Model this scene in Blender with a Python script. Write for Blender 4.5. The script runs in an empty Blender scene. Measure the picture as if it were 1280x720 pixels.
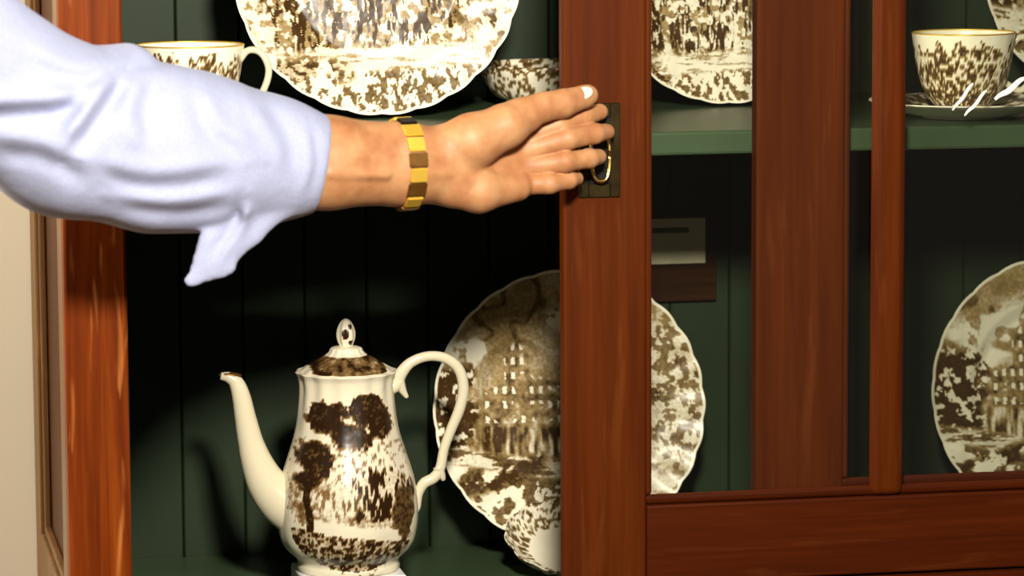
import bpy, bmesh, math, random
import numpy as np
from mathutils import Vector, Matrix

# ------------------------------------------------------------------ camera, world, lights, exposure
SC = bpy.context.scene
COL = SC.collection
FPX = 4600.0
YAW, PITCH, ROLL, DIST = math.radians(11), math.radians(7.3), -0.005, 3.68
fwd = np.array([math.sin(YAW)*math.cos(PITCH), math.cos(YAW)*math.cos(PITCH), -math.sin(PITCH)])
rgt = np.array([math.cos(YAW), -math.sin(YAW), 0.0])
upv = np.cross(rgt, fwd)
CAM = np.array([0, 0, 1.35]) - DIST*fwd
cr, sr = math.cos(ROLL), math.sin(ROLL)
cam_r = cr*rgt + sr*upv
cam_u = -sr*rgt + cr*upv
cd = bpy.data.cameras.new('camera'); co = bpy.data.objects.new('camera', cd); COL.objects.link(co)
cd.sensor_width = 36.0; cd.lens = 36.0*FPX/1280.0; cd.clip_start = 0.05
M = Matrix(((cam_r[0], cam_u[0], -fwd[0], CAM[0]), (cam_r[1], cam_u[1], -fwd[1], CAM[1]),
            (cam_r[2], cam_u[2], -fwd[2], CAM[2]), (0, 0, 0, 1)))
co.matrix_world = M
SC.camera = co
cd.dof.use_dof = True; cd.dof.focus_distance = 3.85; cd.dof.aperture_fstop = 6.3

wd = bpy.data.worlds.new('room_ambience'); SC.world = wd; wd.use_nodes = True
bg = wd.node_tree.nodes['Background']
bg.inputs[0].default_value = (1.0, 0.86, 0.68, 1); bg.inputs[1].default_value = 0.07

def area(name, loc, target, size, power, col):
    l = bpy.data.lights.new(name, 'AREA'); l.shape = 'DISK'; l.size = size; l.energy = power; l.color = col
    o = bpy.data.objects.new(name, l); COL.objects.link(o); o.location = loc
    o.rotation_euler = (Vector(target)-Vector(loc)).to_track_quat('-Z', 'Y').to_euler()
    return o
area('ceiling_lamp_light', (-0.2, -1.6, 2.12), (0.05, 0.1, 1.5), 0.18, 48, (1.0, 0.93, 0.82))
area('room_fill_light', (-1.9, -0.25, 2.2), (-0.5, 0.5, 1.25), 0.4, 42, (1.0, 0.9, 0.74))  # unseen fill light added to brighten the wall and cabinet side

vs = SC.view_settings
vs.view_transform = 'Standard'; vs.look = 'None'; vs.gamma = 1.0; vs.use_curve_mapping = False
vs.exposure = 0.35
SC.display_settings.display_device = 'sRGB'

def at(px, py, Y):
    """point on the plane y=Y of the room, from a sight line of the camera"""
    X, Yy = px-640, py-360
    x = cr*X - sr*Yy; y = sr*X + cr*Yy
    d = fwd*FPX + rgt*x - upv*y
    return CAM + d*((Y-CAM[1])/d[1])

# ------------------------------------------------------------------ material helpers
def srgb(r, g, b):
    f = lambda c: (c/12.92 if c <= 0.04045 else ((c+0.055)/1.055)**2.4)
    return (f(r/255), f(g/255), f(b/255), 1)

def newmat(name):
    m = bpy.data.materials.new(name); m.use_nodes = True
    nt = m.node_tree; b = nt.nodes['Principled BSDF']
    return m, nt, b

def nd(nt, t, **kw):
    n = nt.nodes.new(t)
    for k, v in kw.items():
        if hasattr(n, k): setattr(n, k, v)
        else: n.inputs[k].default_value = v
    return n

def ramp(nt, src, stops, interp='LINEAR'):
    r = nt.nodes.new('ShaderNodeValToRGB'); r.color_ramp.interpolation = interp
    e = r.color_ramp.elements
    while len(e) < len(stops): e.new(0.5)
    for k, (p, c) in enumerate(stops):
        e[k].position = p; e[k].color = c
    nt.links.new(src, r.inputs[0]); return r.outputs[0]

def coords(nt, scale):
    tc = nt.nodes.new('ShaderNodeTexCoord'); mp = nt.nodes.new('ShaderNodeMapping')
    mp.inputs['Scale'].default_value = scale
    nt.links.new(tc.outputs['Object'], mp.inputs[0]); return mp.outputs[0]

def noise(nt, vec, scale, detail=3, rough=0.55, dist=0.0):
    n = nd(nt, 'ShaderNodeTexNoise'); n.inputs['Scale'].default_value = scale
    n.inputs['Detail'].default_value = detail; n.inputs['Roughness'].default_value = rough
    n.inputs['Distortion'].default_value = dist
    nt.links.new(vec, n.inputs['Vector']); return n.outputs[0]

def mixc(nt, fac, a, b, mode='MIX'):
    m = nt.nodes.new('ShaderNodeMix'); m.data_type = 'RGBA'; m.blend_type = mode
    for i, v in ((0, fac), (6, a), (7, b)):
        if isinstance(v, bpy.types.NodeSocket): nt.links.new(v, m.inputs[i])
        else: m.inputs[i].default_value = v
    return m.outputs[2]

def bump(nt, b, h, strength, dist):
    n = nt.nodes.new('ShaderNodeBump'); n.inputs['Strength'].default_value = strength
    n.inputs['Distance'].default_value = dist
    nt.links.new(h, n.inputs['Height']); nt.links.new(n.outputs[0], b.inputs['Normal'])

def wood(name, axis, c_dark, c_mid, c_light, pore=0.0, rough=0.38):
    m, nt, b = newmat(name)
    sc = {'x': (2.2, 55, 55), 'z': (55, 55, 2.2), 'y': (55, 2.2, 55)}[axis]
    v = coords(nt, sc)
    n1 = noise(nt, v, 1.0, 4, 0.6, 0.6)
    col = ramp(nt, n1, [(0.28, c_dark), (0.5, c_mid), (0.72, c_light)])
    v2 = coords(nt, tuple(s*(3.2 if s > 10 else 2.5) for s in sc))
    n2 = noise(nt, v2, 1.0, 2, 0.5, 0.4)
    col = mixc(nt, ramp(nt, n2, [(0.35, (0, 0, 0, 1)), (0.6, (1, 1, 1, 1))]), mixc(nt, 0.35, col, c_dark), col)
    if pore:
        v3 = coords(nt, tuple(s*(1.5 if s > 10 else 3.6) for s in sc))
        n3 = noise(nt, v3, 1.0, 2, 0.5, 0.8)
        col = mixc(nt, ramp(nt, n3, [(0.60, (0, 0, 0, 1)), (0.74, (pore, pore, pore, 1))]), col, srgb(196, 122, 62))
    nt.links.new(col, b.inputs['Base Color'])
    b.inputs['Roughness'].default_value = rough
    b.inputs['Specular IOR Level'].default_value = 0.07
    bump(nt, b, n2, 0.12, 0.002)
    return m

def plain(name, col, rough=0.5, metal=0.0, var=0.0, vscale=8.0, col2=None, bumpy=0.0):
    m, nt, b = newmat(name)
    b.inputs['Roughness'].default_value = rough; b.inputs['Metallic'].default_value = metal
    if not metal and rough > 0.3: b.inputs['Specular IOR Level'].default_value = 0.25
    v = coords(nt, (1, 1, 1)); n = noise(nt, v, vscale, 4)
    c2 = col2 or tuple(c*(1-var) for c in col[:3])+(1,)
    nt.links.new(ramp(nt, n, [(0.35, c2), (0.65, col)]), b.inputs['Base Color'])
    if bumpy: bump(nt, b, n, bumpy, 0.002)
    return m

OAKZ = wood('oak_frame_vertical', 'z', srgb(72, 24, 1), srgb(108, 44, 5), srgb(134, 64, 14), 0.5, 0.45)
OAKY = wood('oak_side', 'z', srgb(84, 58, 34), srgb(108, 78, 48), srgb(126, 94, 60), 0.15, 0.42)
PANELM = wood('dark_side_panel', 'z', srgb(48, 24, 8), srgb(66, 34, 12), srgb(80, 44, 18), 0.05, 0.5)
CHZ = wood('cherry_door_vertical', 'z', srgb(62, 22, 1), srgb(76, 30, 2), srgb(88, 38, 5), 0.04, 0.5)
CHX = wood('cherry_door_horizontal', 'x', srgb(54, 17, 1), srgb(68, 23, 2), srgb(77, 29, 4), 0.03, 0.5)
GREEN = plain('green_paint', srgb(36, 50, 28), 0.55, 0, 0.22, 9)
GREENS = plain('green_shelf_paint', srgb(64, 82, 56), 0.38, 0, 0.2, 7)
WALL = plain('cream_wall_paint', srgb(236, 228, 206), 0.8, 0, 0.05, 3)
FLOORM = wood('floor_boards', 'x', srgb(80, 50, 28), srgb(112, 74, 42), srgb(130, 90, 55))
BRASSD = plain('aged_brass', srgb(58, 46, 20), 0.42, 0.85, 0.55, 40)
BRASSB = plain('bright_brass', srgb(225, 190, 110), 0.22, 1.0, 0.1, 40)
GOLD = plain('polished_gold', srgb(250, 204, 78), 0.42, 0.6, 0.05, 60)
GOLDD = plain('dark_bronze', srgb(130, 90, 36), 0.4, 0.6, 0.4, 60)
BLACKM = plain('black_enamel', srgb(24, 20, 16), 0.4, 0, 0.2, 20)
WHITEC = plain('white_ceramic', srgb(246, 246, 244), 0.3, 0, 0.02, 6)
REFL_CREAM = plain('cream_reflection', srgb(248, 240, 196), 0.7, 0, 0.1, 30)
REFL_INK = plain('reflection_ink', srgb(96, 92, 44), 0.7, 0, 0.2, 60)
REFL_BROWN = wood('brown_reflection', 'x', srgb(38, 22, 10), srgb(58, 34, 16), srgb(70, 44, 22))
WIRE = plain('black_wire', srgb(30, 24, 18), 0.4, 0.4, 0.2, 30)
GLAZE = plain('cream_glaze', srgb(226, 216, 184), 0.16, 0, 0.05, 10)
REFL_WHITE = plain('white_reflection', srgb(250, 244, 232), 0.6, 0, 0.05, 60)  # white of the reflections painted on the pane
NAIL = plain('nail', srgb(246, 214, 190), 0.25, 0, 0.06, 80)

def ink_mat(name, glaze, dark, mid):
    m, nt, b = newmat(name)
    a = nd(nt, 'ShaderNodeAttribute'); a.attribute_name = 'ink'
    v = coords(nt, (1, 1, 1)); n = noise(nt, v, 260, 3, 0.6)
    ad = nd(nt, 'ShaderNodeMath'); ad.operation = 'MULTIPLY_ADD'
    nt.links.new(n, ad.inputs[0]); ad.inputs[1].default_value = 0.5
    sb = nd(nt, 'ShaderNodeMath'); sb.operation = 'SUBTRACT'; nt.links.new(a.outputs['Fac'], sb.inputs[0]); sb.inputs[1].default_value = 0.25
    nt.links.new(sb.outputs[0], ad.inputs[2])
    lim = nd(nt, 'ShaderNodeMath'); lim.operation = 'MULTIPLY'   # plain glaze (ink 0) stays plain
    g = nd(nt, 'ShaderNodeMath'); g.operation = 'GREATER_THAN'; g.inputs[1].default_value = 0.02
    nt.links.new(a.outputs['Fac'], g.inputs[0]); nt.links.new(ad.outputs[0], lim.inputs[0]); nt.links.new(g.outputs[0], lim.inputs[1])
    c = ramp(nt, lim.outputs[0], [(0.12, glaze), (0.45, mid), (0.78, dark)])
    nt.links.new(c, b.inputs['Base Color'])
    b.inputs['Roughness'].default_value = 0.3
    b.inputs['Specular IOR Level'].default_value = 0.3
    bump(nt, b, noise(nt, coords(nt, (1, 1, 1)), 34, 2), 0.5, 0.003)
    return m
TRANSFER = ink_mat('brown_transferware', srgb(250, 243, 216), srgb(70, 48, 22), srgb(168, 142, 92))

POTWARE = ink_mat('brown_transfer_pot', srgb(236, 226, 198), srgb(46, 28, 13), srgb(140, 108, 64))

def glass_mat():
    m = bpy.data.materials.new('clear_glass'); m.use_nodes = True; nt = m.node_tree
    nt.nodes.clear()
    o = nt.nodes.new('ShaderNodeOutputMaterial'); mx = nt.nodes.new('ShaderNodeMixShader')
    t = nt.nodes.new('ShaderNodeBsdfTransparent'); t.inputs[0].default_value = (0.96, 0.965, 0.95, 1)
    g = nt.nodes.new('ShaderNodeBsdfGlossy'); g.inputs['Roughness'].default_value = 0.03
    fr = nt.nodes.new('ShaderNodeFresnel'); fr.inputs[0].default_value = 1.45
    nt.links.new(fr.outputs[0], mx.inputs[0]); nt.links.new(t.outputs[0], mx.inputs[1]); nt.links.new(g.outputs[0], mx.inputs[2])
    nt.links.new(mx.outputs[0], o.inputs[0]); return m
GLASS = glass_mat()

def skin_mat():
    m, nt, b = newmat('skin')
    v = coords(nt, (1, 1, 1)); n = noise(nt, v, 38, 4, 0.6)
    c = ramp(nt, n, [(0.3, srgb(164, 106, 66)), (0.55, srgb(182, 130, 86)), (0.8, srgb(196, 150, 106))])
    nt.links.new(c, b.inputs['Base Color']); b.inputs['Roughness'].default_value = 0.55
    b.inputs['Subsurface Weight'].default_value = 0.12; b.inputs['Subsurface Radius'].default_value = (0.01, 0.004, 0.002)
    b.inputs['Subsurface Scale'].default_value = 0.3
    n2 = noise(nt, coords(nt, (1, 1, 1)), 180, 2); bump(nt, b, n2, 0.15, 0.001)
    return m
SKIN = skin_mat()
def cloth_mat():
    m, nt, b = newmat('pale_blue_cotton')
    n = noise(nt, coords(nt, (1, 1, 1)), 900, 2)
    c = ramp(nt, n, [(0.3, srgb(150, 156, 186)), (0.7, srgb(170, 176, 204))])
    nt.links.new(c, b.inputs['Base Color']); b.inputs['Roughness'].default_value = 0.85
    b.inputs['Sheen Weight'].default_value = 0.1
    n2 = noise(nt, coords(nt, (1, 1, 1)), 30, 3); bump(nt, b, n2, 0.25, 0.006)
    return m
SHIRT = cloth_mat()

# ------------------------------------------------------------------ object helpers
def tag(o, label=None, cat=None, group=None, kind=None):
    if label: o['label'] = label
    if cat: o['category'] = cat
    if group: o['group'] = group
    if kind: o['kind'] = kind
    return o

def thing(name, loc, label, cat, group=None):
    o = bpy.data.objects.new(name, None); COL.objects.link(o); o.location = loc
    o.empty_display_size = 0.03
    return tag(o, label, cat, group)

def mesh_obj(name, verts, faces, mat, parent=None, origin=(0, 0, 0), smooth=True, attrs=None):
    """verts in world space; origin = world position of the parent (or of the object itself)"""
    v = np.asarray(verts, float) - np.asarray(origin, float)
    me = bpy.data.meshes.new(name)
    me.from_pydata(v.tolist(), [], faces if isinstance(faces, list) else faces.tolist())
    if smooth: me.polygons.foreach_set('use_smooth', [True]*len(me.polygons))
    if attrs is not None:
        a = me.attributes.new('ink', 'FLOAT', 'POINT'); a.data.foreach_set('value', np.asarray(attrs, np.float32))
    me.materials.append(mat); me.update()
    o = bpy.data.objects.new(name, me); COL.objects.link(o)
    if parent: o.parent = parent
    else: o.location = origin
    return o

def world_loc(o):
    p = Vector((0, 0, 0))
    while o: p = p + Vector(o.location); o = o.parent
    return p

def bm_box(bm, lo, hi, bev=0.0, segs=2):
    c = [(a+b)/2 for a, b in zip(lo, hi)]; s = [b-a for a, b in zip(lo, hi)]
    r = bmesh.ops.create_cube(bm, size=1.0, matrix=Matrix.Translation(c) @ Matrix.Diagonal((*s, 1)))
    if bev:
        es = list({e for v in r['verts'] for e in v.link_edges})
        bmesh.ops.bevel(bm, geom=es, offset=bev, segments=segs, affect='EDGES', profile=0.5)

def boxes(name, specs, mat, parent=None, smooth=False):
    bm = bmesh.new()
    for s in specs: bm_box(bm, *s)
    org = world_loc(parent) if parent else Vector((0, 0, 0))
    bmesh.ops.translate(bm, verts=bm.verts, vec=-org)
    me = bpy.data.meshes.new(name); bm.to_mesh(me); bm.free()
    me.materials.append(mat)
    o = bpy.data.objects.new(name, me); COL.objects.link(o)
    if parent: o.parent = parent
    return o

def grid_faces(n, m, wrap):
    """rows n, columns m"""
    f = []
    mm = m if wrap else m-1
    for i in range(n-1):
        for j in range(mm):
            a = i*m+j; b = i*m+(j+1) % m
            f.append((a, b, b+m, a+m))
    return f

def lathe(profile, segs=96, flute=None):
    """profile list of (r,z) bottom->outer->inner; closed ends"""
    th = np.arange(segs)*2*math.pi/segs
    V = []
    for i, (r, z) in enumerate(profile):
        rr = r*(1+(flute(th, i, z) if flute else 0))
        V.append(np.stack([rr*np.cos(th), rr*np.sin(th), np.full(segs, z)], 1))
    V = np.concatenate(V); F = grid_faces(len(profile), segs, True)
    n = len(V); V = np.concatenate([V, [[0, 0, profile[0][1]], [0, 0, profile[-1][1]]]])
    for j in range(segs):
        F.append((n, (j+1) % segs, j))
        k = (len(profile)-1)*segs
        F.append((n+1, k+j, k+(j+1) % segs))
    return V, F

def catmull(P, n=10):
    P = np.asarray(P, float); Q = np.concatenate([[2*P[0]-P[1]], P, [2*P[-1]-P[-2]]]); out = []
    for i in range(1, len(Q)-2):
        for t in np.arange(n)/n:
            a, b, c, d = Q[i-1], Q[i], Q[i+1], Q[i+2]
            out.append(0.5*((2*b)+(c-a)*t+(2*a-5*b+4*c-d)*t*t+(3*b-a-3*c+d)*t**3))
    out.append(P[-1]); return np.array(out)

def tube(pts, rad, segs=14, flat=1.0, side=(0, 1, 0)):
    """pts Nx3, rad N; cross-section squeezed by flat along `side`"""
    P = np.asarray(pts, float); R = np.asarray(rad, float); S = np.asarray(side, float)
    T = np.gradient(P, axis=0); T /= np.linalg.norm(T, axis=1)[:, None]
    V = []
    th = np.arange(segs)*2*math.pi/segs
    for p, t, r in zip(P, T, R):
        a = S-t*(S@t); a /= np.linalg.norm(a)+1e-9; b = np.cross(t, a)
        V.append(p+np.outer(np.cos(th)*r*flat, a)+np.outer(np.sin(th)*r, b))
    V = np.concatenate(V); F = grid_faces(len(P), segs, True); n = len(V)
    V = np.concatenate([V, [P[0]], [P[-1]]])
    for j in range(segs):
        F.append((n, (j+1) % segs, j)); k = (len(P)-1)*segs
        F.append((n+1, k+j, k+(j+1) % segs))
    return V, F

# ------------------------------------------------------------------ numpy noise for the printed pictures
def vnoise(x, y, seed):
    rng = np.random.RandomState(seed); T = rng.rand(256, 256)
    xi = np.floor(x).astype(int); yi = np.floor(y).astype(int)
    fx = x-xi; fy = y-yi; fx = fx*fx*(3-2*fx); fy = fy*fy*(3-2*fy)
    g = lambda i, j: T[i % 256, j % 256]
    return (g(xi, yi)*(1-fx)+g(xi+1, yi)*fx)*(1-fy)+(g(xi, yi+1)*(1-fx)+g(xi+1, yi+1)*fx)*fy
def fbm(x, y, seed, o=3):
    s = 0; a = 0.5; t = 0
    for k in range(o):
        s = s+a*vnoise(x*2**k, y*2**k, seed+k); t += a; a *= 0.55
    return s/t
def sstep(a, b, x):
    t = np.clip((x-a)/(b-a), 0, 1); return t*t*(3-2*t)
def band(x, a, b, s=0.03): return sstep(a-s, a+s, x)*(1-sstep(b-s, b+s, x))
def lay(base, new, m): return base*(1-m)+new*m

def scene_castle(u, v, sd=0):
    n1 = fbm(u*3.2+7, v*3.6, 11+sd); n2 = fbm(u*9, v*9, 21+sd); n3 = fbm(u*22, v*22, 31+sd)
    ink = 0.42+0.22*(n1-0.5)+0.2*(n2-0.5)                                       # stippled sky
    ring = np.abs(n1-0.52); ink = lay(ink, 0.68, (1-sstep(0.02, 0.06, ring))*sstep(0.35, 0.55, v))
    cl = sstep(0.46, 0.56, fbm(u*2.6+3, v*4.5+1, 41+sd))*band(v+0.25*u*u, 0.22, 0.72, 0.1)
    ink = lay(ink, 0.06+0.35*(n2 > 0.62), cl)
    # left tree mass, with light through the leaves
    tl = sstep(0.0, 0.12, -(u+0.62)+0.25*(n2-0.5))*band(v, -0.3, 0.34, 0.08)
    ink = lay(ink, 0.1+0.7*(n3 > 0.42), tl)
    # castle: gabled front with tower
    h = np.where(np.abs(u+0.36) < 0.09, 0.50-1.2*np.abs(u+0.36), 0.24-0.25*np.abs(u+0.25))
    h = np.where((u > 0.05) & (u < 0.3), 0.16-0.3*(u-0.05), h)
    ca = band(u, -0.62, 0.3, 0.015)*band(v, -0.16, 5, 0.01)*sstep(-0.015, 0.015, h-v)
    wn = (np.mod(u*15, 1) < 0.42)*(np.mod(v*9.5+0.2*u, 1) < 0.5)*(n2 > 0.40)
    ink = lay(ink, np.where(wn > 0, 0.03, 0.58+0.6*(n3-0.5)+0.3*(n2-0.5)), ca)
    # right hand leafy tree
    tr = sstep(0.1, 0.4, u+0.2*(n1-0.5))*band(v, -0.5, 0.62, 0.14)
    ink = lay(ink, np.where(n3 > 0.5, 0.66, 0.2)+0.3*(n2-0.5), tr*0.95)
    # horses and riders
    fg = band(v+0.05*u, -0.36, -0.14, 0.03)*band(u, -0.66, 0.62, 0.08)
    st = fbm(u*34, v*7, 51+sd, 2)
    ink = lay(ink, np.clip(0.58+1.9*(st-0.5), 0.2, 0.9), fg*0.9)
    rd = band(v+0.16*(u+0.2), -0.50, -0.37, 0.03); ink = lay(ink, 0.18+0.5*(fbm(u*6, v*40, 61+sd) > 0.58), rd)
    lw = sstep(0.47, 0.53, -(v+0.18*(u+0.2)))
    ink = lay(ink, np.where(fbm(u*13, v*15, 71+sd) > 0.5, 0.66, 0.08)+0.2*(n3-0.5), lw)
    dk = sstep(0.0, 0.1, -(u+0.12))*band(v-0.3*(u+0.5), -0.55, -0.40, 0.04)*(n2 > 0.42)
    ink = lay(ink, 0.85, dk*0.85)
    return np.clip(ink, 0.03, 1)

def scene_coach(u, v, sd=0):
    n2 = fbm(u*8, v*9, 121+sd); n3 = fbm(u*20, v*20, 131+sd)
    ink = 0.22+0.5*(n3 > 0.55)
    # team of horses, legs and wheels: upright strokes
    st = fbm(u*56, v*13, 151+sd, 2)
    g = band(v+0.04*np.sin(u*9), -0.53, 0.1, 0.06)
    body = (fbm(u*12, v*9, 161+sd) > 0.40)
    ink = lay(ink, np.where((st > 0.48)*body, 0.86, 0.14+0.32*(n3 > 0.52)), g*band(u, -0.78, 0.72, 0.08))
    tr = (1-sstep(0.02, 0.05, np.abs(u-0.60-0.1*np.sin(v*9))))*band(v, -0.62, 0.3); ink = lay(ink, 0.72, tr*0.8)
    rd = band(v-0.06*u, -0.72, -0.53, 0.04); ink = lay(ink, 0.06+0.32*(fbm(u*6, v*42, 171+sd) > 0.62), rd)
    lw = sstep(0.66, 0.72, -(v-0.05*u))
    ink = lay(ink, np.where(fbm(u*32, v*17, 181+sd) > 0.52, 0.66, 0.08), lw)
    dk = sstep(0.0, 0.3, -(u+0.05))*band(v, -0.78, -0.60, 0.05)*(n2 > 0.42); ink = lay(ink, 0.35+0.5*(fbm(u*30, v*40, 195+sd) > 0.5), dk*0.9)
    wr = sstep(0.5, 0.8, np.abs(u))*(fbm(u*9, v*9, 191+sd) < 0.46); ink = lay(ink, 0.12+0.3*(n3 > 0.55), wr)
    return np.clip(ink, 0.03, 1)

def plate_mesh(R, ink_fn, nr=104, ns=520, lobes=26):
    th = np.arange(ns)*2*math.pi/ns
    rr = np.concatenate([np.linspace(0.012, 0.985, nr-3), [0.993, 1.0, 0.998]])
    scal = 1+0.012*np.abs(np.cos(lobes*th/2))-0.006
    depth = 0.022*R/0.15
    def h(r):   # height of the front surface above the foot
        return depth*(0.10+0.30*sstep(0.58, 0.70, r)+0.60*np.clip((r-0.66)/0.34, 0, 1)**1.1)
    V = []; A = []
    for k, r in enumerate(rr):
        s = 1+(scal-1)*sstep(0.6, 1, r)
        x = R*r*s*np.cos(th); z = R*r*s*np.sin(th)
        y = h(r)+0.0011*sstep(0.72, 0.9, r)*np.cos(lobes*th)-(0.003 if k == len(rr)-1 else 0)
        V.append(np.stack([x, -y, z], 1)); u, v = r*np.cos(th), r*np.sin(th)
        a = ink_fn(u, v) if r < 0.985 else np.full(ns, 0.0)
        A.append(a)
    # back of the plate with its foot ring
    for r, y in ((0.97, h(0.97)-0.004), (0.7, h(0.7)-0.006), (0.6, -0.001), (0.55, 0.0), (0.5, h(0.5)-0.003), (0.02, h(0)-0.004)):
        V.append(np.stack([R*r*np.cos(th), np.full(ns, -y), R*r*np.sin(th)], 1)); A.append(np.zeros(ns))
    nrow = len(V); V = np.concatenate(V); A = np.concatenate(A)
    F = grid_faces(nrow, ns, True)
    F = [tuple(reversed(f)) for f in F]
    F.append(tuple(range(ns))); F.append(tuple((nrow-1)*ns+j for j in reversed(range(ns))))
    return V, F, A

# ================================================================== SETTING
XL, XR = -0.4458, 0.992
YB = 0.50                       # face of the cabinet's back boards
ZS, ZF = 1.500, 0.990           # upper shelf, cabinet floor
boxes('floor', [((-3, -4.2, -0.05), (3.4, 0.62, 0.0))], FLOORM).__setitem__('kind', 'structure')
boxes('wall_back', [((-3, 0.525, 0.0), (3.4, 0.62, 2.7))], WALL).__setitem__('kind', 'structure')

# ------------------------------------------------------------------ cabinet
cab = thing('china_cabinet', (0.27, 0.26, 0.0), 'large reddish oak china cabinet with dark green interior and sliding glass doors', 'cabinet')
B = 0.003
boxes('face_stile', [((XL, 0, 1.045), (-0.3842, 0.022, 2.07), B)], OAKZ, cab)
boxes('face_stile', [((0.932, 0, 1.045), (XR, 0.022, 2.07), B)], OAKZ, cab)
boxes('top_rail', [((-0.3842, 0.0, 1.985), (0.932, 0.022, 2.07), B)], CHX, cab)
boxes('bottom_rail', [((XL, 0.0, 0.93), (XR, 0.022, 1.0445), B)], CHX, cab)
boxes('door_track', [((-0.3842, -0.03, 1.025), (0.932, -0.001, 1.0445), 0.001)], CHX, cab)
# left side: a frame with a sunk panel
sx0, sx1 = XL, XL+0.022
boxes('side_stile', [((sx0, 0.023, 0.12), (sx1, 0.085, 2.07), 0.002)], OAKY, cab)
boxes('side_stile', [((sx0, 0.44, 0.12), (sx1, 0.522, 2.07), 0.002)], OAKY, cab)
boxes('side_rail', [((sx0, 0.086, 0.93), (sx1, 0.439, 1.035), 0.002)], OAKY, cab)
boxes('side_rail', [((sx0, 0.086, 1.96), (sx1, 0.439, 2.07), 0.002)], OAKY, cab)
boxes('side_panel', [((sx0+0.012, 0.086, 1.036), (sx1-0.002, 0.439, 1.96))], PANELM, cab)
boxes('side_bead', [((sx0+0.004, 0.086, 1.036), (sx0+0.012, 0.439, 1.043), 0.002), ((sx0+0.004, 0.432, 1.036), (sx0+0.012, 0.439, 1.96), 0.002)], OAKY, cab)
boxes('side_wall', [((XR-0.022, 0.023, 0.12), (XR, 0.522, 2.07), 0.002)], OAKY, cab)
boxes('cabinet_top', [((XL-0.03, -0.05, 2.071), (XR+0.03, 0.522, 2.10), 0.006)], CHX, cab)
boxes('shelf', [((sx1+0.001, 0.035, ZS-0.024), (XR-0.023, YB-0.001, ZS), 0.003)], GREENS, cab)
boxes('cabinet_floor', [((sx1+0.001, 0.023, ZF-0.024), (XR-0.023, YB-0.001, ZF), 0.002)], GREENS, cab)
bw = 0.0705
x = sx1+0.001
while x < XR-0.03:
    x1 = min(x+bw, XR-0.023)
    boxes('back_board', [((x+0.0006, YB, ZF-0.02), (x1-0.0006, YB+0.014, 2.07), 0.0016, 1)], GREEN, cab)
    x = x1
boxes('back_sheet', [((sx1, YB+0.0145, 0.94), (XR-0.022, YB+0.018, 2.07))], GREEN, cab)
# base below the hutch
boxes('base', [((XL+0.0005, 0.03, 0.0), (XR-0.0005, 0.52, 0.119)), ((sx1, 0.03, 0.12), (XR-0.023, 0.05, 0.929))], CHX, cab)
for k in range(3):
    a = XL+0.02+k*0.466; boxes('base_door', [((a, 0.008, 0.14), (a+0.45, 0.029, 0.915), 0.004)], CHZ, cab)

def sliding_door(x0, y0, m_in, w=0.676, st=(0.0851, 0.0851), z0=1.047, zr=1.127, z1=1.984, mun=True, th=0.020):
    x1 = x0+w; a, b = x0+st[0], x1-st[1]
    d = bpy.data.objects.new('door', None); COL.objects.link(d); d.parent = cab; d.empty_display_size = 0.02
    d.location = Vector((x0, y0, z0))-world_loc(cab)
    boxes('door_stile', [((x0, y0, z0), (a, y0+th, z1), 0.003)], CHZ, d); boxes('door_stile', [((b, y0, z0), (x1, y0+th, z1), 0.003)], CHZ, d)
    boxes('door_rail', [((a+0.0002, y0+0.0006, z0), (b-0.0002, y0+th-0.0006, zr), 0.002)], CHX, d)
    boxes('door_rail', [((a+0.0002, y0+0.0006, z1-0.07), (b-0.0002, y0+th-0.0006, z1), 0.002)], CHX, d)
    yb = y0+0.006; bz = m_in
    boxes('bead', [((a, yb, zr+0.0003), (b, yb+0.010, zr+bz), 0.0035, 3)], CHX, d)
    boxes('bead', [((a, yb, zr+bz+0.0003), (a+0.007, yb+0.010, z1-0.071), 0.003, 3)], CHZ, d)
    boxes('bead', [((b-0.007, yb, zr+bz+0.0003), (b, yb+0.010, z1-0.071), 0.003, 3)], CHZ, d)
    c0, c1 = x0+0.3213, x0+0.355
    if mun: boxes('muntin', [((c0, y0+0.001, zr+0.0003), (c1, y0+th-0.002, z1-0.0705), 0.007, 4)], CHZ, d)
    for p, q in ((a-0.004, c0+0.006), (c1-0.006, b+0.004)):
        boxes('pane', [((p, y0+0.0135, zr-0.004), (q, y0+0.0155, z1-0.068))], GLASS, d)
    return d
front = sliding_door(0.0477, -0.023, 0.010)
rear = sliding_door(0.2518, 0.001, 0.0135, st=(0.0933, 0.0851), zr=1.128)

# flush pull of the front door
pc = at(751, 189, -0.0245)
px0, px1, pz0, pz1 = pc[0]-0.021, pc[0]+0.021, pc[2]-0.047, pc[2]+0.047
yf = -0.0232
boxes('pull_plate', [((px0, yf-0.0022, pz0), (px0+0.010, yf, pz1), 0.0007, 1), ((px1-0.010, yf-0.0022, pz0), (px1, yf, pz1), 0.0007, 1),
                     ((px0+0.010, yf-0.0022, pz0), (px1-0.010, yf, pz0+0.014), 0.0007, 1), ((px0+0.010, yf-0.0022, pz1-0.014), (px1-0.010, yf, pz1), 0.0007, 1)], BRASSD, front)
tag(boxes('pull_recess', [((px0+0.009, yf-0.0006, pz0+0.013), (px1-0.009, yf+0.0004, pz1-0.013))], BLACKM, front), 'dark recess of the flush pull')
t = np.linspace(0, 2*math.pi, 60, endpoint=True)
rp = np.stack([pc[0]+0.0095*np.sign(np.cos(t))*np.abs(np.cos(t))**0.7, np.full_like(t, yf-0.0065)+0.003*np.sin(t), pc[2]-0.004+0.026*np.sign(np.sin(t))*np.abs(np.sin(t))**0.8], 1)
V, F = tube(rp, np.full(60, 0.0021), 10)
mesh_obj('pull_ring', V, F, BRASSB, front, world_loc(front))
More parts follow.
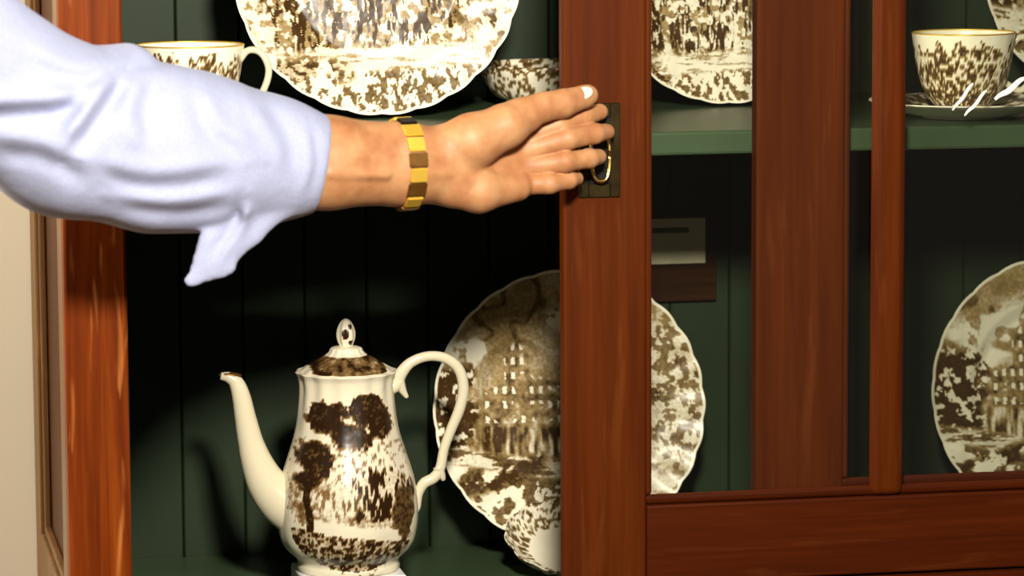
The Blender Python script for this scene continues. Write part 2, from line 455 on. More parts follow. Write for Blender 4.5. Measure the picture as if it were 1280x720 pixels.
# white slivers on the pane, painted in as reflections of a bright lamp
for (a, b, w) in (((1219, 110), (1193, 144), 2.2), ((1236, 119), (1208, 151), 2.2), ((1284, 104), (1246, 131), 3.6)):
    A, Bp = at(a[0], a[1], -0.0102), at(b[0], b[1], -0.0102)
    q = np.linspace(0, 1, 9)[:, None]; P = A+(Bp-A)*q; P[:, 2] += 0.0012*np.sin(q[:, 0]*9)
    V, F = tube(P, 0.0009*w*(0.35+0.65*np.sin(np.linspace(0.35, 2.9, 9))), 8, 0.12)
    tag(mesh_obj('glass_reflection', V, F, REFL_WHITE, front, world_loc(front)), 'white painted reflection on the glass')

# ================================================================== CHINA
def easel(x, y, zf, lift, label):
    e = thing('plate_stand', (x, y, zf), label, 'plate stand')
    for s in (-1, 1):
        P = catmull([(x+s*0.04, y-0.030, zf+lift+0.012), (x+s*0.04, y-0.032, zf+lift), (x+s*0.04, y-0.012, zf+0.006), (x+s*0.04, y+0.03, zf+0.006), (x+s*0.034, y+0.045, zf+0.05), (x+s*0.02, y+0.05, zf+0.10)], 8)
        V, F = tube(P, np.full(len(P), 0.0018), 8); mesh_obj('wire', V, F, WIRE, e, e.location)
    P = np.linspace((x-0.04, y+0.03, zf+0.006), (x+0.04, y+0.03, zf+0.006), 6)
    V, F = tube(P, np.full(6, 0.0018), 8, 1, (0, 0, 1)); mesh_obj('crossbar', V, F, WIRE, e, e.location)

def plate(cx, cy, rpx, Y, zbot, fn, lean, label, nr=104, ns=520):
    """standing plate: centre seen at (cx,cy), at depth Y, resting on zbot"""
    c = at(cx, cy, Y); R = rpx*np.linalg.norm(c-CAM)/FPX
    V, F, A = plate_mesh(R, fn, nr, ns)
    o = mesh_obj('dinner_plate', V, F, TRANSFER, None, (0, 0, 0), True, A)
    L = math.radians(lean); Rr = R*1.006
    z = zbot+Rr*math.cos(L)+0.0005 if zbot else c[2]
    o.location = (c[0], Y, z); o.rotation_euler = (-L, 0, 0)
    return tag(o, label, 'plate', 'standing transferware plates')
plate(472, -33, 180, 0.31, ZS, lambda u, v: scene_coach(u, v, 0), 8, 'largest brown and white scalloped plate standing above the reaching arm')
plate(905, -13, 150, 0.37, ZS, lambda u, v: scene_coach(u+0.25, v+0.05, 5), 8, 'brown transfer plate on upper shelf seen through the glass beside the pull')
plate(706, 512, 172, 0.415, 1.004, lambda u, v: scene_castle(u, v, 0), 8, 'castle scene plate on cabinet floor, half behind the door stile')
plate(1318, 490, 166, 0.415, 1.004, lambda u, v: scene_castle(u-0.12, v, 3), 8, 'castle scene plate at lower right behind the glass doors', 104, 520)
plate(1372, -30, 148, 0.40, ZS, lambda u, v: scene_castle(u, v, 9), 8, 'brown plate standing behind the right hand teacup, mostly out of frame', 70, 300)
c = at(706, 512, 0.42); easel(c[0], 0.418, ZF, 0.0125, 'black wire stand under the castle plate behind the door stile')
c = at(1318, 490, 0.42); easel(c[0], 0.418, ZF, 0.0125, 'black wire stand under the castle plate at lower right')

# ---- coffee pot -------------------------------------------------------------
PY = 0.25
pb = at(432, 708, PY); ps = np.linalg.norm(pb-CAM)/FPX
potz = pb[2]
pot = thing('coffee_pot', tuple(pb), 'tall brown and white transferware coffee pot with curved spout and handle', 'coffee pot')
P3 = lambda x, y, dy=0.0: np.array([pb[0]+(x-432)*ps, PY+dy, potz+(708-y)*ps])
prof_px = [(50, 708), (62, 708), (64, 703), (63, 697), (66, 691), (76, 682), (83, 670), (86.5, 655), (87.5, 640), (87, 622), (84, 600), (79.5, 582), (73, 562), (67, 543), (62.5, 523), (60, 505), (58.5, 490), (58, 478), (59, 468), (61, 463), (62.5, 460), (60, 458.5), (57, 460)]
pp = catmull([(r, y, 0) for r, y in prof_px], 5)[:, :2]
NS = 300
lob = 14
def pflute(th, i, z):
    y = 708-z/ps
    w = float(sstep(708, 690, np.array(y))*1.0)
    return 0.010*w*np.cos(lob*th)*(0.5+1.2*float(sstep(540, 470, np.array(y)) if y < 560 else 0))
V, F = lathe([(r*ps, (708-y)*ps) for r, y in pp], NS, pflute)
V[:, :2] = V[:, :2] @ np.array([[1, 0], [0, 1]])
def pot_ink(V):
    x = 432+V[:, 0]/ps; y = 708-V[:, 2]/ps; front = V[:, 1] < 0
    n2 = fbm(x/9, y/9, 301); n3 = fbm(x/4.2, y/4.2, 311); n1 = fbm(x/22, y/20, 321)
    def blob(cx, cy, rx, ry): return np.hypot((x-cx)/rx, (y-cy)/ry)+0.75*(n2-0.5)+0.4*(n3-0.5)
    ink = np.zeros(len(x))
    pic = (np.hypot((x-432)/84, (y-600)/118)+0.12*(n2-0.5)) < 0.94
    ink = lay(ink, 0.05+0.42*(n3 > 0.6), pic*(y > 540)*0.9)
    ink = lay(ink, np.clip(0.36+0.9*(fbm(x/3.2, y/7, 351)-0.5)+0.3*(n1-0.5), 0.04, 1), pic*band(y-0.1*(x-432), 592, 640, 5))
    for cx, cy, rx, ry in ((398, 512, 24, 24), (418, 528, 22, 18), (450, 500, 26, 22), (465, 520, 18, 22), (436, 538, 26, 15), (410, 500, 16, 12), (384, 560, 22, 26), (374, 585, 14, 14)):
        ink = lay(ink, 0.74+0.5*(n3-0.35), (1-sstep(0.8, 1.0, blob(cx, cy, rx, ry)))*(x > 357))
    st = fbm(x/3.6, y/13, 331, 2)
    b = (1-sstep(0.85, 1.0, blob(460, 602, 48, 36))); ink = lay(ink, np.where(st > 0.46, 0.92, 0.2), b)
    b = (1-sstep(0.85, 1.0, blob(410, 610, 36, 20))); ink = lay(ink, np.where(st > 0.55, 0.55, 0.1), b*0.8)
    b = (1-sstep(0.8, 1.0, blob(492, 628, 18, 34))); ink = lay(ink, 0.7+0.3*(n3-0.5), b)
    tk = np.abs(x-374-2*np.sin(y/9)) < 4; ink = lay(ink, 0.8, tk*(y > 575)*(y < 660))
    rd = band(y-0.16*(x-432), 640, 654, 2.0)*(x < 484)*(x > 380); ink = lay(ink, 0.04, rd)
    lw = (y-0.14*(x-432) > 655)*(np.hypot((x-432)/80, (y-640)/62) < 0.98)
    ink = lay(ink, np.where(n3 > 0.47, 0.78, 0.3)+0.25*(n2-0.5), lw)
    lt = band(y+0.4*(x-432), 548, 585, 6)*(x > 400)*(x < 500)*(n3 < 0.58); ink = lay(ink, 0.04, lt)
    return np.where(front, np.clip(ink, 0, 1), 0)
A = pot_ink(V)
mesh_obj('body', V+pb, F, POTWARE, pot, pb, True, A)
# lid
lp = catmull([(r, y, 0) for r, y in [(52, 463), (57, 460), (55, 457), (47, 452), (35, 445), (25, 439), (21, 435), (19, 431), (13, 429), (4, 428)]], 4)[:, :2]
V, F = lathe([(r*ps, (708-y)*ps) for r, y in lp], 120, lambda th, i, z: 0.02*np.cos(14*th))
x = V[:, 0]/ps; y = 708-V[:, 2]/ps
A = np.clip((y > 440)*(y < 458)*(np.abs(x) < 46)*(0.5+0.9*(fbm(x/7, y/4, 341)-0.35)), 0, 1)
mesh_obj('lid', V+pb, F, POTWARE, pot, pb, True, A)
kp = catmull([(r, y, 0) for r, y in [(7, 430), (8, 427), (10.5, 420), (11, 412), (9, 404), (5, 397), (1, 394.5)]], 4)[:, :2]
V, F = lathe([(r*ps, (708-y)*ps) for r, y in kp], 48, lambda th, i, z: 0.09*np.cos(6*th))
x = V[:, 0]/ps; y = 708-V[:, 2]/ps
A = np.clip(((np.hypot(x+2, (y-413)/1.4) < 4.5) | (np.hypot(x-4, (y-404)/1.3) < 2.6) | (np.hypot(x-5, y-423) < 3))*0.9, 0, 1)
mesh_obj('knob', V+pb, F, POTWARE, pot, pb, True, A)
# spout
sp = catmull([P3(372, 632), P3(350, 618), P3(332, 598), P3(320, 572), P3(312, 545), P3(306, 515), P3(301, 487), P3(295, 470), P3(286, 463), P3(276, 461)], 8)
rad = np.interp(np.linspace(0, 9, len(sp)), range(10), np.array([36, 31, 25, 20, 16, 13.5, 11.5, 9.5, 7, 4.5])*ps)
V, F = tube(sp, rad, 40, 0.9)
mesh_obj('spout', V, F, GLAZE, pot, pb)
lipP = catmull([P3(301, 463), P3(292, 460.5), P3(282, 459), P3(274, 459.5)], 6)
V, F = tube(lipP, np.interp(np.linspace(0, 3, len(lipP)), range(4), np.array([4, 6, 5, 2.5])*ps), 16, 1.0)
V[:, 2] = potz+(708-460)*ps+(V[:, 2]-(potz+(708-460)*ps))*0.6
tag(mesh_obj('spout_lip', V, F, GOLDD, pot, pb), 'dark lip of the spout')
# handle
hp = catmull([P3(484, 484), P3(494, 479), P3(500, 466), P3(513, 452), P3(534, 445), P3(556, 448), P3(573, 462), P3(579, 486), P3(574, 512), P3(563, 538), P3(554, 562), P3(549, 586), P3(541, 598), P3(528, 605), P3(521, 618), P3(519, 634), P3(516, 642)], 6)
rad = np.interp(np.linspace(0, 16, len(hp)), range(17), np.array([9, 9, 8, 6.5, 6.2, 6.5, 6.8, 7, 7, 6.5, 6, 6.5, 7, 7, 6, 5, 3.5])*ps)
V, F = tube(hp, rad, 18, 0.9); mesh_obj('handle', V, F, GLAZE, pot, pb)
tp = catmull([P3(497, 474), P3(502, 486), P3(508, 496)], 6); V, F = tube(tp, np.linspace(8, 2.5, len(tp))*ps, 14); mesh_obj('handle_scroll', V, F, GLAZE, pot, pb)
tp = catmull([P3(546, 584), P3(551, 596), P3(553, 602)], 6); V, F = tube(tp, np.linspace(7, 2.5, len(tp))*ps, 14); mesh_obj('handle_scroll', V, F, GLAZE, pot, pb)
# white tile beneath it
hw = 65*ps
tag(boxes('ceramic_tile', [((pb[0]-hw, PY-hw*0.85, ZF+0.0004), (pb[0]+hw, PY+hw*0.85, potz-0.0004), 0.003, 3)], WHITEC), 'square white ceramic tile under the coffee pot', 'tile')

# ---- cups and saucers ------------------------------------------------------
def foliage(V, z0, z1, sd, den=0.5):
    th = np.arctan2(V[:, 1], V[:, 0]); r = np.hypot(V[:, 0], V[:, 1])
    n = fbm(th*14+40, V[:, 2]*260+r*120, sd); n2 = fbm(th*34+90, V[:, 2]*420+r*260, sd+7)
    h = (V[:, 2]-z0)/(z1-z0)
    edge = 0.84+0.35*(fbm(th*5+20, h*0+1, sd+3)-0.5)
    return np.clip(np.where((n+0.5*(n2-0.5) > den-0.1*(h < 0.3)), 0.75, 0.16)*(h < edge)*(h > 0.0)+(h >= edge)*0.0, 0, 1)

def saucer(c, R, label, sd, hgt=0.017):
    prof = [(0.30, 0), (0.42, 0), (0.44, 0.10), (0.62, 0.28), (0.85, 0.72), (0.985, 1.0), (1.0, 1.08), (0.985, 1.1), (0.84, 0.86), (0.62, 0.46), (0.45, 0.32), (0.1, 0.30)]
    pr = catmull([(r*R, z*hgt, 0) for r, z in prof], 4)[:, :2]
    V, F = lathe([tuple(q) for q in pr], 180, lambda th, i, z: 0.012*np.abs(np.cos(12*th))*(z > hgt*0.6))
    th = np.arctan2(V[:, 1], V[:, 0]); r = np.hypot(V[:, 0], V[:, 1])/R
    n = fbm(th*12+50, r*12, sd); A = np.where((r > 0.5)*(r < 0.97)*(n > 0.5), 0.7, 0.0)*1.0
    k = np.arange(len(V))//180; A = np.where(k > len(pr)*0.55, A, 0)
    o = mesh_obj('saucer', V+np.array(c), F, TRANSFER, None, c, True, A)
    return tag(o, label, 'saucer', 'transferware saucers')

def cup(c, R, H, label, ang, sd):
    """c = centre of the foot"""
    e = thing('teacup', c, label, 'teacup', 'transferware teacups')
    prof = [(0.40, 0), (0.50, 0), (0.50, 0.06), (0.58, 0.10), (0.74, 0.24), (0.86, 0.45), (0.94, 0.70), (0.985, 0.92), (1.0, 1.0), (0.975, 1.0), (0.955, 0.92), (0.91, 0.70), (0.83, 0.45), (0.70, 0.25), (0.45, 0.15), (0.1, 0.14)]
    pr = catmull([(r*R, z*H, 0) for r, z in prof], 5)[:, :2]
    V, F = lathe([tuple(q) for q in pr], 200)
    A = foliage(V, 0.02*H, H, sd, 0.47); k = np.arange(len(V))//200; A = np.where(k < len(pr)*0.52, A, 0)
    mesh_obj('bowl', V+np.array(c), F, TRANSFER, e, c, True, A)
    t = np.arange(101)*2*math.pi/100
    P = np.stack([c[0]+R*0.988*np.cos(t), c[1]+R*0.988*np.sin(t), np.full(101, c[2]+H)], 1)
    V, F = tube(P, np.full(101, 0.0010), 6, 1, (0, 0, 1)); mesh_obj('gilt_rim', V, F, GOLD, e, c)
    ca, sa = math.cos(ang), math.sin(ang)
    hp = catmull([(0.90*R, 0.78*H), (1.06*R, 0.90*H), (1.32*R, 0.90*H), (1.47*R, 0.70*H), (1.38*R, 0.45*H), (1.15*R, 0.24*H), (0.84*R, 0.34*H)], 8) if False else \
        catmull([(0.90*R, 0.80*H, 0), (1.08*R, 0.93*H, 0), (1.32*R, 0.90*H, 0), (1.46*R, 0.70*H, 0), (1.36*R, 0.45*H, 0), (1.12*R, 0.26*H, 0), (0.80*R, 0.36*H, 0)], 8)
    P = np.stack([c[0]+hp[:, 0]*ca, c[1]+hp[:, 0]*sa, c[2]+hp[:, 1]], 1)
    V, F = tube(P, np.full(len(P), 0.0036), 12, 1.2, (-sa, ca, 0)); mesh_obj('handle', V, F, GLAZE, e, c)
    return e
def cup_set(cx, rim_y, Y, R, H, ang, lab_c, lab_s, sd):
    c = at(cx, rim_y, Y)
    saucer((c[0], Y, ZS+0.0003), 0.098, lab_s, sd)
    cup((c[0], Y, ZS+0.0065), R, H, lab_c, ang, sd)
cup_set(241, 52, 0.145, 0.0545, 0.083, -0.25, 'teacup on the upper shelf, half hidden behind the shirt sleeve', 'saucer under the teacup that the shirt sleeve hides', 401)
cup_set(1208, 42, 0.135, 0.0545, 0.083, -0.15, 'teacup at upper right seen through the door glass', 'saucer under the teacup behind the right hand glass', 431)

# low dish beside the large plate, and the small fluted dish in front of the castle plate
def low_dish(c, R, H, name, label, cat, lob, amp, sd, rot=(0, 0, 0)):
    prof = [(0.45, 0), (0.58, 0), (0.60, 0.10), (0.80, 0.30), (0.95, 0.75), (1.0, 1.0), (0.98, 1.02), (0.90, 0.72), (0.72, 0.34), (0.5, 0.2), (0.1, 0.18)]
    pr = catmull([(r*R, z*H, 0) for r, z in prof], 5)[:, :2]
    V, F = lathe([tuple(q) for q in pr], 220, lambda th, i, z: amp*np.abs(np.cos(lob*th/2))*min(1, z/H+0.15))
    th = np.arctan2(V[:, 1], V[:, 0]); r = np.hypot(V[:, 0], V[:, 1])
    n = fbm(th*16+40, r*190+V[:, 2]*200, sd); A = np.where(n > 0.52, 0.7, 0.1)*(r > 0.62*R)
    o = mesh_obj(name, V, F, TRANSFER, None, (0, 0, 0), True, A)
    o.location = c; o.rotation_euler = rot
    return tag(o, label, cat)
c = at(686, 108, 0.43)
low_dish((c[0], 0.41, ZS+0.0004), 0.080, 0.044, 'low_bowl', 'low patterned bowl beside the largest plate, cut by the door stile', 'bowl', 20, 0.01, 511)
c = at(712, 690, 0.30)
low_dish((c[0], 0.325, ZF+0.0195), 0.069, 0.024, 'fluted_dish', 'small fluted dish propped in front of the castle plate', 'dish', 12, 0.05, 531, (math.radians(24), 0, 0))

# card and dark plaque at the back, added in place of a glass reflection
pq = thing('reflection_card', (0.29, YB-0.004, 1.26), 'small cream card on a dark plaque, standing in for a reflection in the glass', 'plaque')
a, b = at(800, 275, 0.488), at(896, 378, 0.488)
boxes('reflection_backing', [((a[0], YB-0.010, b[2]), (b[0], YB-0.0005, a[2]+0.004), 0.001)], REFL_BROWN, pq)
a, b = at(806, 276, 0.488), at(882, 331, 0.488)
boxes('reflection_face', [((a[0], YB-0.0115, b[2]), (b[0], YB-0.0101, a[2]))], REFL_CREAM, pq)
a, b = at(816, 287, 0.488), at(862, 293, 0.488)
boxes('reflected_print', [((a[0], YB-0.0119, b[2]), (b[0], YB-0.0116, a[2]))], REFL_INK, pq)

# ================================================================== PERSON: reaching arm
def surface_nets(Fd, org, h):
    nx, ny, nz = Fd.shape
    ins = Fd < 0
    cs = np.zeros((nx-1, ny-1, nz-1), np.int8)
    for i in (0, 1):
        for j in (0, 1):
            for k in (0, 1):
                cs += ins[i:nx-1+i, j:ny-1+j, k:nz-1+k]
    act = (cs > 0) & (cs < 8)
    idx = np.argwhere(act); I, J, K = idx.T
    s = np.zeros((len(idx), 3)); n = np.zeros(len(idx))
    cor = [(i, j, k) for i in (0, 1) for j in (0, 1) for k in (0, 1)]
    for a in cor:
        for ax in range(3):
            if a[ax]: continue
            b = list(a); b[ax] = 1
            fa = Fd[I+a[0], J+a[1], K+a[2]]; fb = Fd[I+b[0], J+b[1], K+b[2]]
            m = (fa < 0) != (fb < 0); t = np.where(m, fa/np.where(m, fa-fb, 1), 0)
            p = np.tile(np.array(a, float), (len(idx), 1)); p[:, ax] += t
            s[m] += p[m]; n[m] += 1
    V = org+(idx+s/n[:, None])*h
    vid = -np.ones(act.shape, np.int64); vid[I, J, K] = np.arange(len(idx))
    faces = []
    for ax in range(3):
        u, w = [(1, 2), (2, 0), (0, 1)][ax]
        sl0 = [slice(None)]*3; sl1 = [slice(None)]*3
        sl0[ax] = slice(0, -1); sl1[ax] = slice(1, None)
        A0, A1 = ins[tuple(sl0)], ins[tuple(sl1)]
        e = np.argwhere(A0 != A1)
        ok = (e[:, u] > 0) & (e[:, w] > 0) & (e[:, u] < Fd.shape[u]-1) & (e[:, w] < Fd.shape[w]-1); e = e[ok]
        q = []
        for du, dw in ((-1, -1), (0, -1), (0, 0), (-1, 0)):
            c = e.copy(); c[:, u] += du; c[:, w] += dw; q.append(vid[c[:, 0], c[:, 1], c[:, 2]])
        q = np.stack(q, 1); flip = ~A0[e[:, 0], e[:, 1], e[:, 2]]
        q[flip] = q[flip][:, ::-1]
        faces.append(q)
    return V, np.concatenate(faces)

def cone(P, a, b, ra, rb, fy=1.0):
    a = np.asarray(a, np.float32); b = np.asarray(b, np.float32)
    w = np.array([1, fy, 1], np.float32)
    pa = (P-a)*w; ba = (b-a)*w
    t = np.clip((pa@ba)/float(ba@ba), 0, 1)
    d = np.sqrt(((pa-t[..., None]*ba)**2).sum(-1))
    return d-(ra+(rb-ra)*t)
def smin(a, b, k):
    h = np.clip(0.5+0.5*(b-a)/k, 0, 1); return b*(1-h)+a*h-k*h*(1-h)
def smax(a, b, k): return -smin(-a, -b, k)
PXS = 0.000775
def J(x, y, Y): return at(x, y, Y)
def make_grid(lo, hi, h):
    lo = np.asarray(lo, float); hi = np.asarray(hi, float)
    ax = [np.arange(l, u+h, h, dtype=np.float32) for l, u in zip(lo, hi)]
    return np.stack(np.meshgrid(*ax, indexing='ij'), -1), lo
class Field:
    """distance field on a grid; every limb segment touches only the cells around it"""
    def __init__(self, lo, hi, h):
        self.P, self.o = make_grid(lo, hi, h); self.h = h; self.d = np.full(self.P.shape[:3], 0.03, np.float32)
    def win(self, pts, m, fy):
        lo = np.min([J(*p[:3])-p[3]*PXS*np.array([1, 1/fy, 1]) for p in pts], 0)-m; hi = np.max([J(*p[:3])+p[3]*PXS*np.array([1, 1/fy, 1]) for p in pts], 0)+m
        a = np.clip(((lo-self.o)/self.h).astype(int), 0, None); b = np.clip(((hi-self.o)/self.h).astype(int)+2, 1, self.P.shape[:3])
        return tuple(slice(x, max(y, x+1)) for x, y in zip(a, b))
    def chain(self, P, pts, k, fy):
        d = None
        for a, b in zip(pts[:-1], pts[1:]):
            c = cone(P, J(*a[:3]), J(*b[:3]), a[3]*PXS, b[3]*PXS, fy); d = c if d is None else smin(d, c, k*PXS)
        return d
    def add(self, pts, kin, k, fy=1.0):
        w = self.win(pts, 0.006+k*PXS, fy); self.d[w] = smin(self.d[w], self.chain(self.P[w], pts, kin, fy), k*PXS)
    def cut(self, pts, kin, k, fy=1.0):
        w = self.win(pts, 0.006+k*PXS, fy); self.d[w] = smax(self.d[w], -self.chain(self.P[w], pts, kin, fy), k*PXS)

person = thing('person', tuple(at(110, 165, -0.2)), 'person in a pale blue shirt reaching a bare forearm to the door pull', 'person')
porg = np.array(person.location)
# --- skin: forearm, palm, thumb and four fingers in one surface
H = Field((J(270, 200, -0.14)[0], -0.20, J(560, 285, -0.08)[2]), (J(785, 150, -0.03)[0], -0.020, J(640, 85, -0.08)[2]), 0.00125)
H.add([(180, 184, -0.158, 60), (300, 194, -0.136, 60), (410, 201, -0.115, 56), (505, 204, -0.098, 50), (560, 207, -0.090, 46)], 14, 1, 1.15)
for mc in ([(550, 195, -0.082, 34), (600, 188, -0.070, 30), (655, 172, -0.058, 19)],
           [(550, 202, -0.082, 34), (605, 200, -0.068, 28), (664, 188, -0.060, 18)],
           [(550, 212, -0.084, 34), (605, 214, -0.070, 28), (664, 208, -0.063, 17)],
           [(555, 218, -0.086, 34), (605, 228, -0.074, 26), (652, 228, -0.068, 16)]):
    H.add(mc, 8, 12, 1.1)
H.add([(572, 232, -0.096, 28), (600, 238, -0.094, 27), (648, 234, -0.080, 18)], 8, 9)                            # heel of the hand
H.add([(545, 190, -0.094, 30), (592, 176, -0.098, 34), (635, 157, -0.096, 27), (658, 146, -0.090, 21)], 8, 8)     # ball of the thumb
H.add([(650, 145, -0.088, 22), (682, 134, -0.082, 18.5), (706, 130, -0.076, 18), (732, 122, -0.066, 14.5), (737, 120, -0.064, 13.5)], 3, 7)
FG = Field(H.o, H.o+np.array(H.d.shape)*H.h-H.h*1.5, H.h); FG.d = FG.d[:H.d.shape[0], :H.d.shape[1], :H.d.shape[2]]
FG.P = H.P
for ch in ([(648, 174, -0.060, 18), (700, 157, -0.064, 14), (732, 147, -0.052, 13), (752, 141, -0.040, 10.5)],
           [(660, 188, -0.064, 16), (712, 174, -0.072, 13.5), (745, 168, -0.060, 12.5), (760, 166, -0.048, 10.5)],
           [(660, 209, -0.066, 15), (708, 203, -0.075, 13), (738, 199, -0.063, 12), (750, 197, -0.052, 10)],
           [(648, 231, -0.070, 14), (688, 230, -0.078, 12.5), (712, 226, -0.068, 11), (722, 224, -0.059, 9)]):
    FG.add(ch, 5, 0.5)
H.d = smin(H.d, FG.d, 5*PXS)
# tendon and the crease of the wrist
H.cut([(562, 240, -0.130, 4), (540, 250, -0.124, 3)], 2, 5)
H.cut([(600, 216, -0.118, 3), (640, 196, -0.112, 4), (676, 176, -0.096, 4)], 2, 5)
H.add([(415, 215, -0.1545, 3), (485, 217, -0.1385, 3)], 3, 10)
H.add([(528, 214, -0.127, 3), (560, 216, -0.119, 3)], 3, 10)
V, F = surface_nets(H.d, H.o, H.h)
del H, FG
from mathutils.bvhtree import BVHTree
ARMTREE = BVHTree.FromPolygons(V.tolist(), F.tolist())
arm = mesh_obj('arm', V, F, SKIN, person, porg)
tag(arm, 'bare forearm and hand with fingers in the pull')
sm = arm.modifiers.new('smooth', 'SMOOTH'); sm.factor = 0.5; sm.iterations = 2
# thumb nail
n0 = J(733, 117, -0.076)
V, F = lathe([(0.0005, -0.0012), (0.0062, -0.0008), (0.0066, 0.0), (0.0058, 0.0009), (0.003, 0.0016), (0.0004, 0.0018)], 28)
V[:, 0] *= 1.35
nrm = Vector((-0.12, -0.86, 0.52)).normalized(); tx = Vector((0.93, 0.15, 0.30)); tx = (tx-nrm*tx.dot(nrm)).normalized(); ty = nrm.cross(tx)
MV = np.array([tx, ty, nrm]); V = V @ MV + n0
tag(mesh_obj('thumbnail', V, F, NAIL, arm, porg), 'pale thumbnail')

# --- sleeve with its folds and the loose cuff
S = Field((J(-300, 0, -0.25)[0], -0.40, J(250, 372, -0.15)[2]), (J(424, 0, -0.1)[0], -0.02, J(-180, -230, -0.3)[2]), 0.003)
S.add([(-270, -72, -0.285, 102), (-80, 50, -0.245, 96), (88, 159, -0.20, 97), (192, 179, -0.178, 96), (260, 189, -0.160, 89), (340, 196, -0.140, 73), (425, 201, -0.118, 52)], 30, 1, 1.12)
S.add([(140, 100, -0.19, 46), (162, 94, -0.18, 42)], 5, 8)
# loose hanging cuff
S.add([(352, 250, -0.165, 18), (312, 286, -0.180, 17), (272, 328, -0.188, 12)], 8, 12, 1.7)
S.add([(300, 268, -0.186, 16), (262, 300, -0.192, 14), (240, 346, -0.194, 6)], 8, 12, 2.0)
S.add([(238, 348, -0.194, 6), (285, 330, -0.190, 10)], 6, 12, 2.0)
S.add([(262, 322, -0.192, 16), (290, 300, -0.188, 16)], 6, 12, 2.4)
# folds of the cloth: each a rounded ridge with a hollow on one side of a line over the sleeve
FOLDS = [([(-60, 140), (30, 134), (70, 131), (104, 120)], 15, -9.0), ([(150, 92), (118, 140), (80, 192)], 14, 9.5), ([(-20, 178), (60, 190), (120, 224)], 16, -5.0),
         ([(112, 204), (190, 224), (300, 208)], 15, -4.5), ([(140, 250), (220, 258), (300, 246)], 12, -4.0), ([(306, 250), (296, 284), (262, 330)], 9, -5.5),
         ([(190, 84), (172, 140), (186, 190)], 16, 4.0), ([(246, 108), (268, 160), (320, 196)], 15, -3.6), ([(318, 126), (350, 170), (362, 220)], 13, 3.0), ([(20, 60), (90, 92), (140, 84)], 15, -3.5), ([(384, 150), (392, 200), (380, 250)], 7, 1.8)]
G = S.P; near = np.abs(S.d) < 0.016; Q = G[near].astype(np.float64)
dq = Q-CAM; zz = dq@fwd; qx = 640+FPX*(dq@cam_r)/zz; qy = 360-FPX*(dq@cam_u)/zz
disp = np.zeros(len(Q))
for pts, w, amp in FOLDS:
    pl = catmull([(x, y, 0) for x, y in pts], 6)[:, :2]
    best = np.full(len(Q), 1e9); sg = np.zeros(len(Q)); tt = np.zeros(len(Q))
    for k in range(len(pl)-1):
        a, b = pl[k], pl[k+1]; ab = b-a; L2 = ab@ab
        t = np.clip(((qx-a[0])*ab[0]+(qy-a[1])*ab[1])/L2, 0, 1)
        dx = qx-a[0]-t*ab[0]; dy = qy-a[1]-t*ab[1]; dd = np.hypot(dx, dy); m = dd < best
        best[m] = dd[m]; sg[m] = np.sign(ab[0]*dy-ab[1]*dx)[m]; tt[m] = ((k+t)/(len(pl)-1))[m]
    q = best*sg/w; disp += amp*PXS*3.0*q*np.exp(-q*q)*np.clip(np.sin(math.pi*np.clip(tt, 0.04, 0.96))*1.5, 0, 1)
xs = [-270, -80, 100, 180, 260, 340, 425]
side = sstep(0.0, 0.03, np.interp(qx, xs, [-0.285, -0.245, -0.20, -0.18, -0.16, -0.14, -0.118])+0.012-Q[:, 1])   # near side only
S.d[near] -= (disp*side).astype(np.float32)
ga = G[..., 0]*0.8+G[..., 2]*0.6; gb = -G[..., 0]*0.6+G[..., 2]*0.8
S.d = S.d+0.0013*np.sin(ga*62+1.5*np.sin(gb*31))*np.sin(gb*37+G[..., 1]*40)
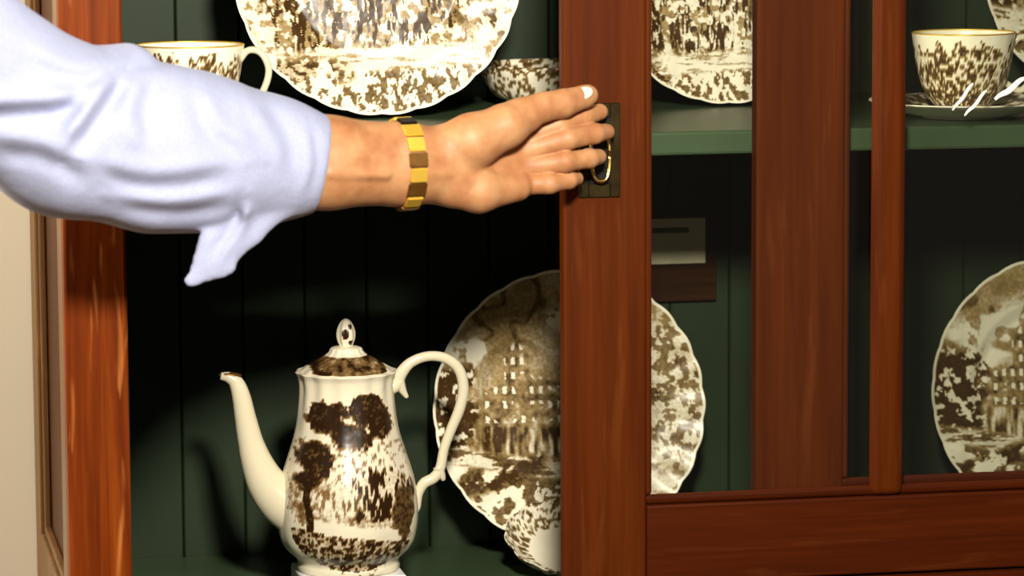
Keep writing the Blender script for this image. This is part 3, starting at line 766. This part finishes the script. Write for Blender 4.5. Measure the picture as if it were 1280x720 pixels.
# cuff edge: the sleeve ends in a clean hem
pA = J(411, 150, -0.12); pB = J(392, 256, -0.12)
nn = np.array([pB[2]-pA[2], 0.0, -(pB[0]-pA[0])]); nn /= np.linalg.norm(nn); nn = nn if nn[0] > 0 else -nn
S.d = smax(S.d, ((G-pA.astype(np.float32))@nn.astype(np.float32)), 4*PXS)
V, F = surface_nets(S.d, S.o, S.h)
del S, G, ga, gb
sl = mesh_obj('shirt_sleeve', V, F, SHIRT, person, porg)
tag(sl, 'pale blue cotton sleeve pushed up, cuff hanging loose')
sm = sl.modifiers.new('smooth', 'SMOOTH'); sm.factor = 0.5; sm.iterations = 4

# ---- bracelet on the wrist
bc = at(507, 204, -0.0975)
br = thing('bracelet', tuple(bc), 'narrow gold link bracelet worn on the reaching wrist', 'bracelet')
axis = np.array(at(525, 205, -0.094))-np.array(at(480, 203, -0.102)); axis /= np.linalg.norm(axis)
axis = axis+np.array([0, 0, 0.08]); axis /= np.linalg.norm(axis)
e2 = np.array([0, 0, 1.0])-axis*axis[2]; e2 /= np.linalg.norm(e2); e1 = np.cross(e2, axis)
N = 16
axis /= np.linalg.norm(axis)
pos = []
for k in range(N):
    a0 = 2*math.pi*(k+0.5)/N; dv = math.cos(a0)*e2+math.sin(a0)*e1
    rr = []
    for off in (-0.010, 0.0, 0.010):
        hit = ARMTREE.ray_cast(Vector(bc+axis*off+dv*0.09), Vector(-dv), 0.09)[0]
        if hit is not None: rr.append((np.array(hit)-bc)@dv)
    pos.append(dv*(max(rr)+0.0016))
for k in range(N):
    bm = bmesh.new(); p = pos[k]
    tang = pos[(k+1) % N]-pos[k-1]; L = np.linalg.norm(tang)/2; tang /= np.linalg.norm(tang)
    nr_ = np.cross(tang, axis); nr_ /= np.linalg.norm(nr_)
    w = 0.0190 if k % 2 == 0 else 0.0165
    Mx = Matrix(((*(axis*w), 0), (*(tang*L*0.93), 0), (*(nr_*0.0030), 0), (0, 0, 0, 1))).transposed()
    bmesh.ops.create_cube(bm, size=1.0, matrix=Matrix.Translation(Vector(p)) @ Mx)
    bmesh.ops.bevel(bm, geom=list(bm.edges), offset=0.0009, segments=2, affect='EDGES')
    me = bpy.data.meshes.new('link'); bm.to_mesh(me); bm.free(); me.materials.append({15: BLACKM, 14: GOLD, 13: GOLD, 12: GOLDD, 11: GOLD}.get(k, GOLDD if k % 3 else GOLD))
    o = bpy.data.objects.new('link', me); COL.objects.link(o); o.parent = br
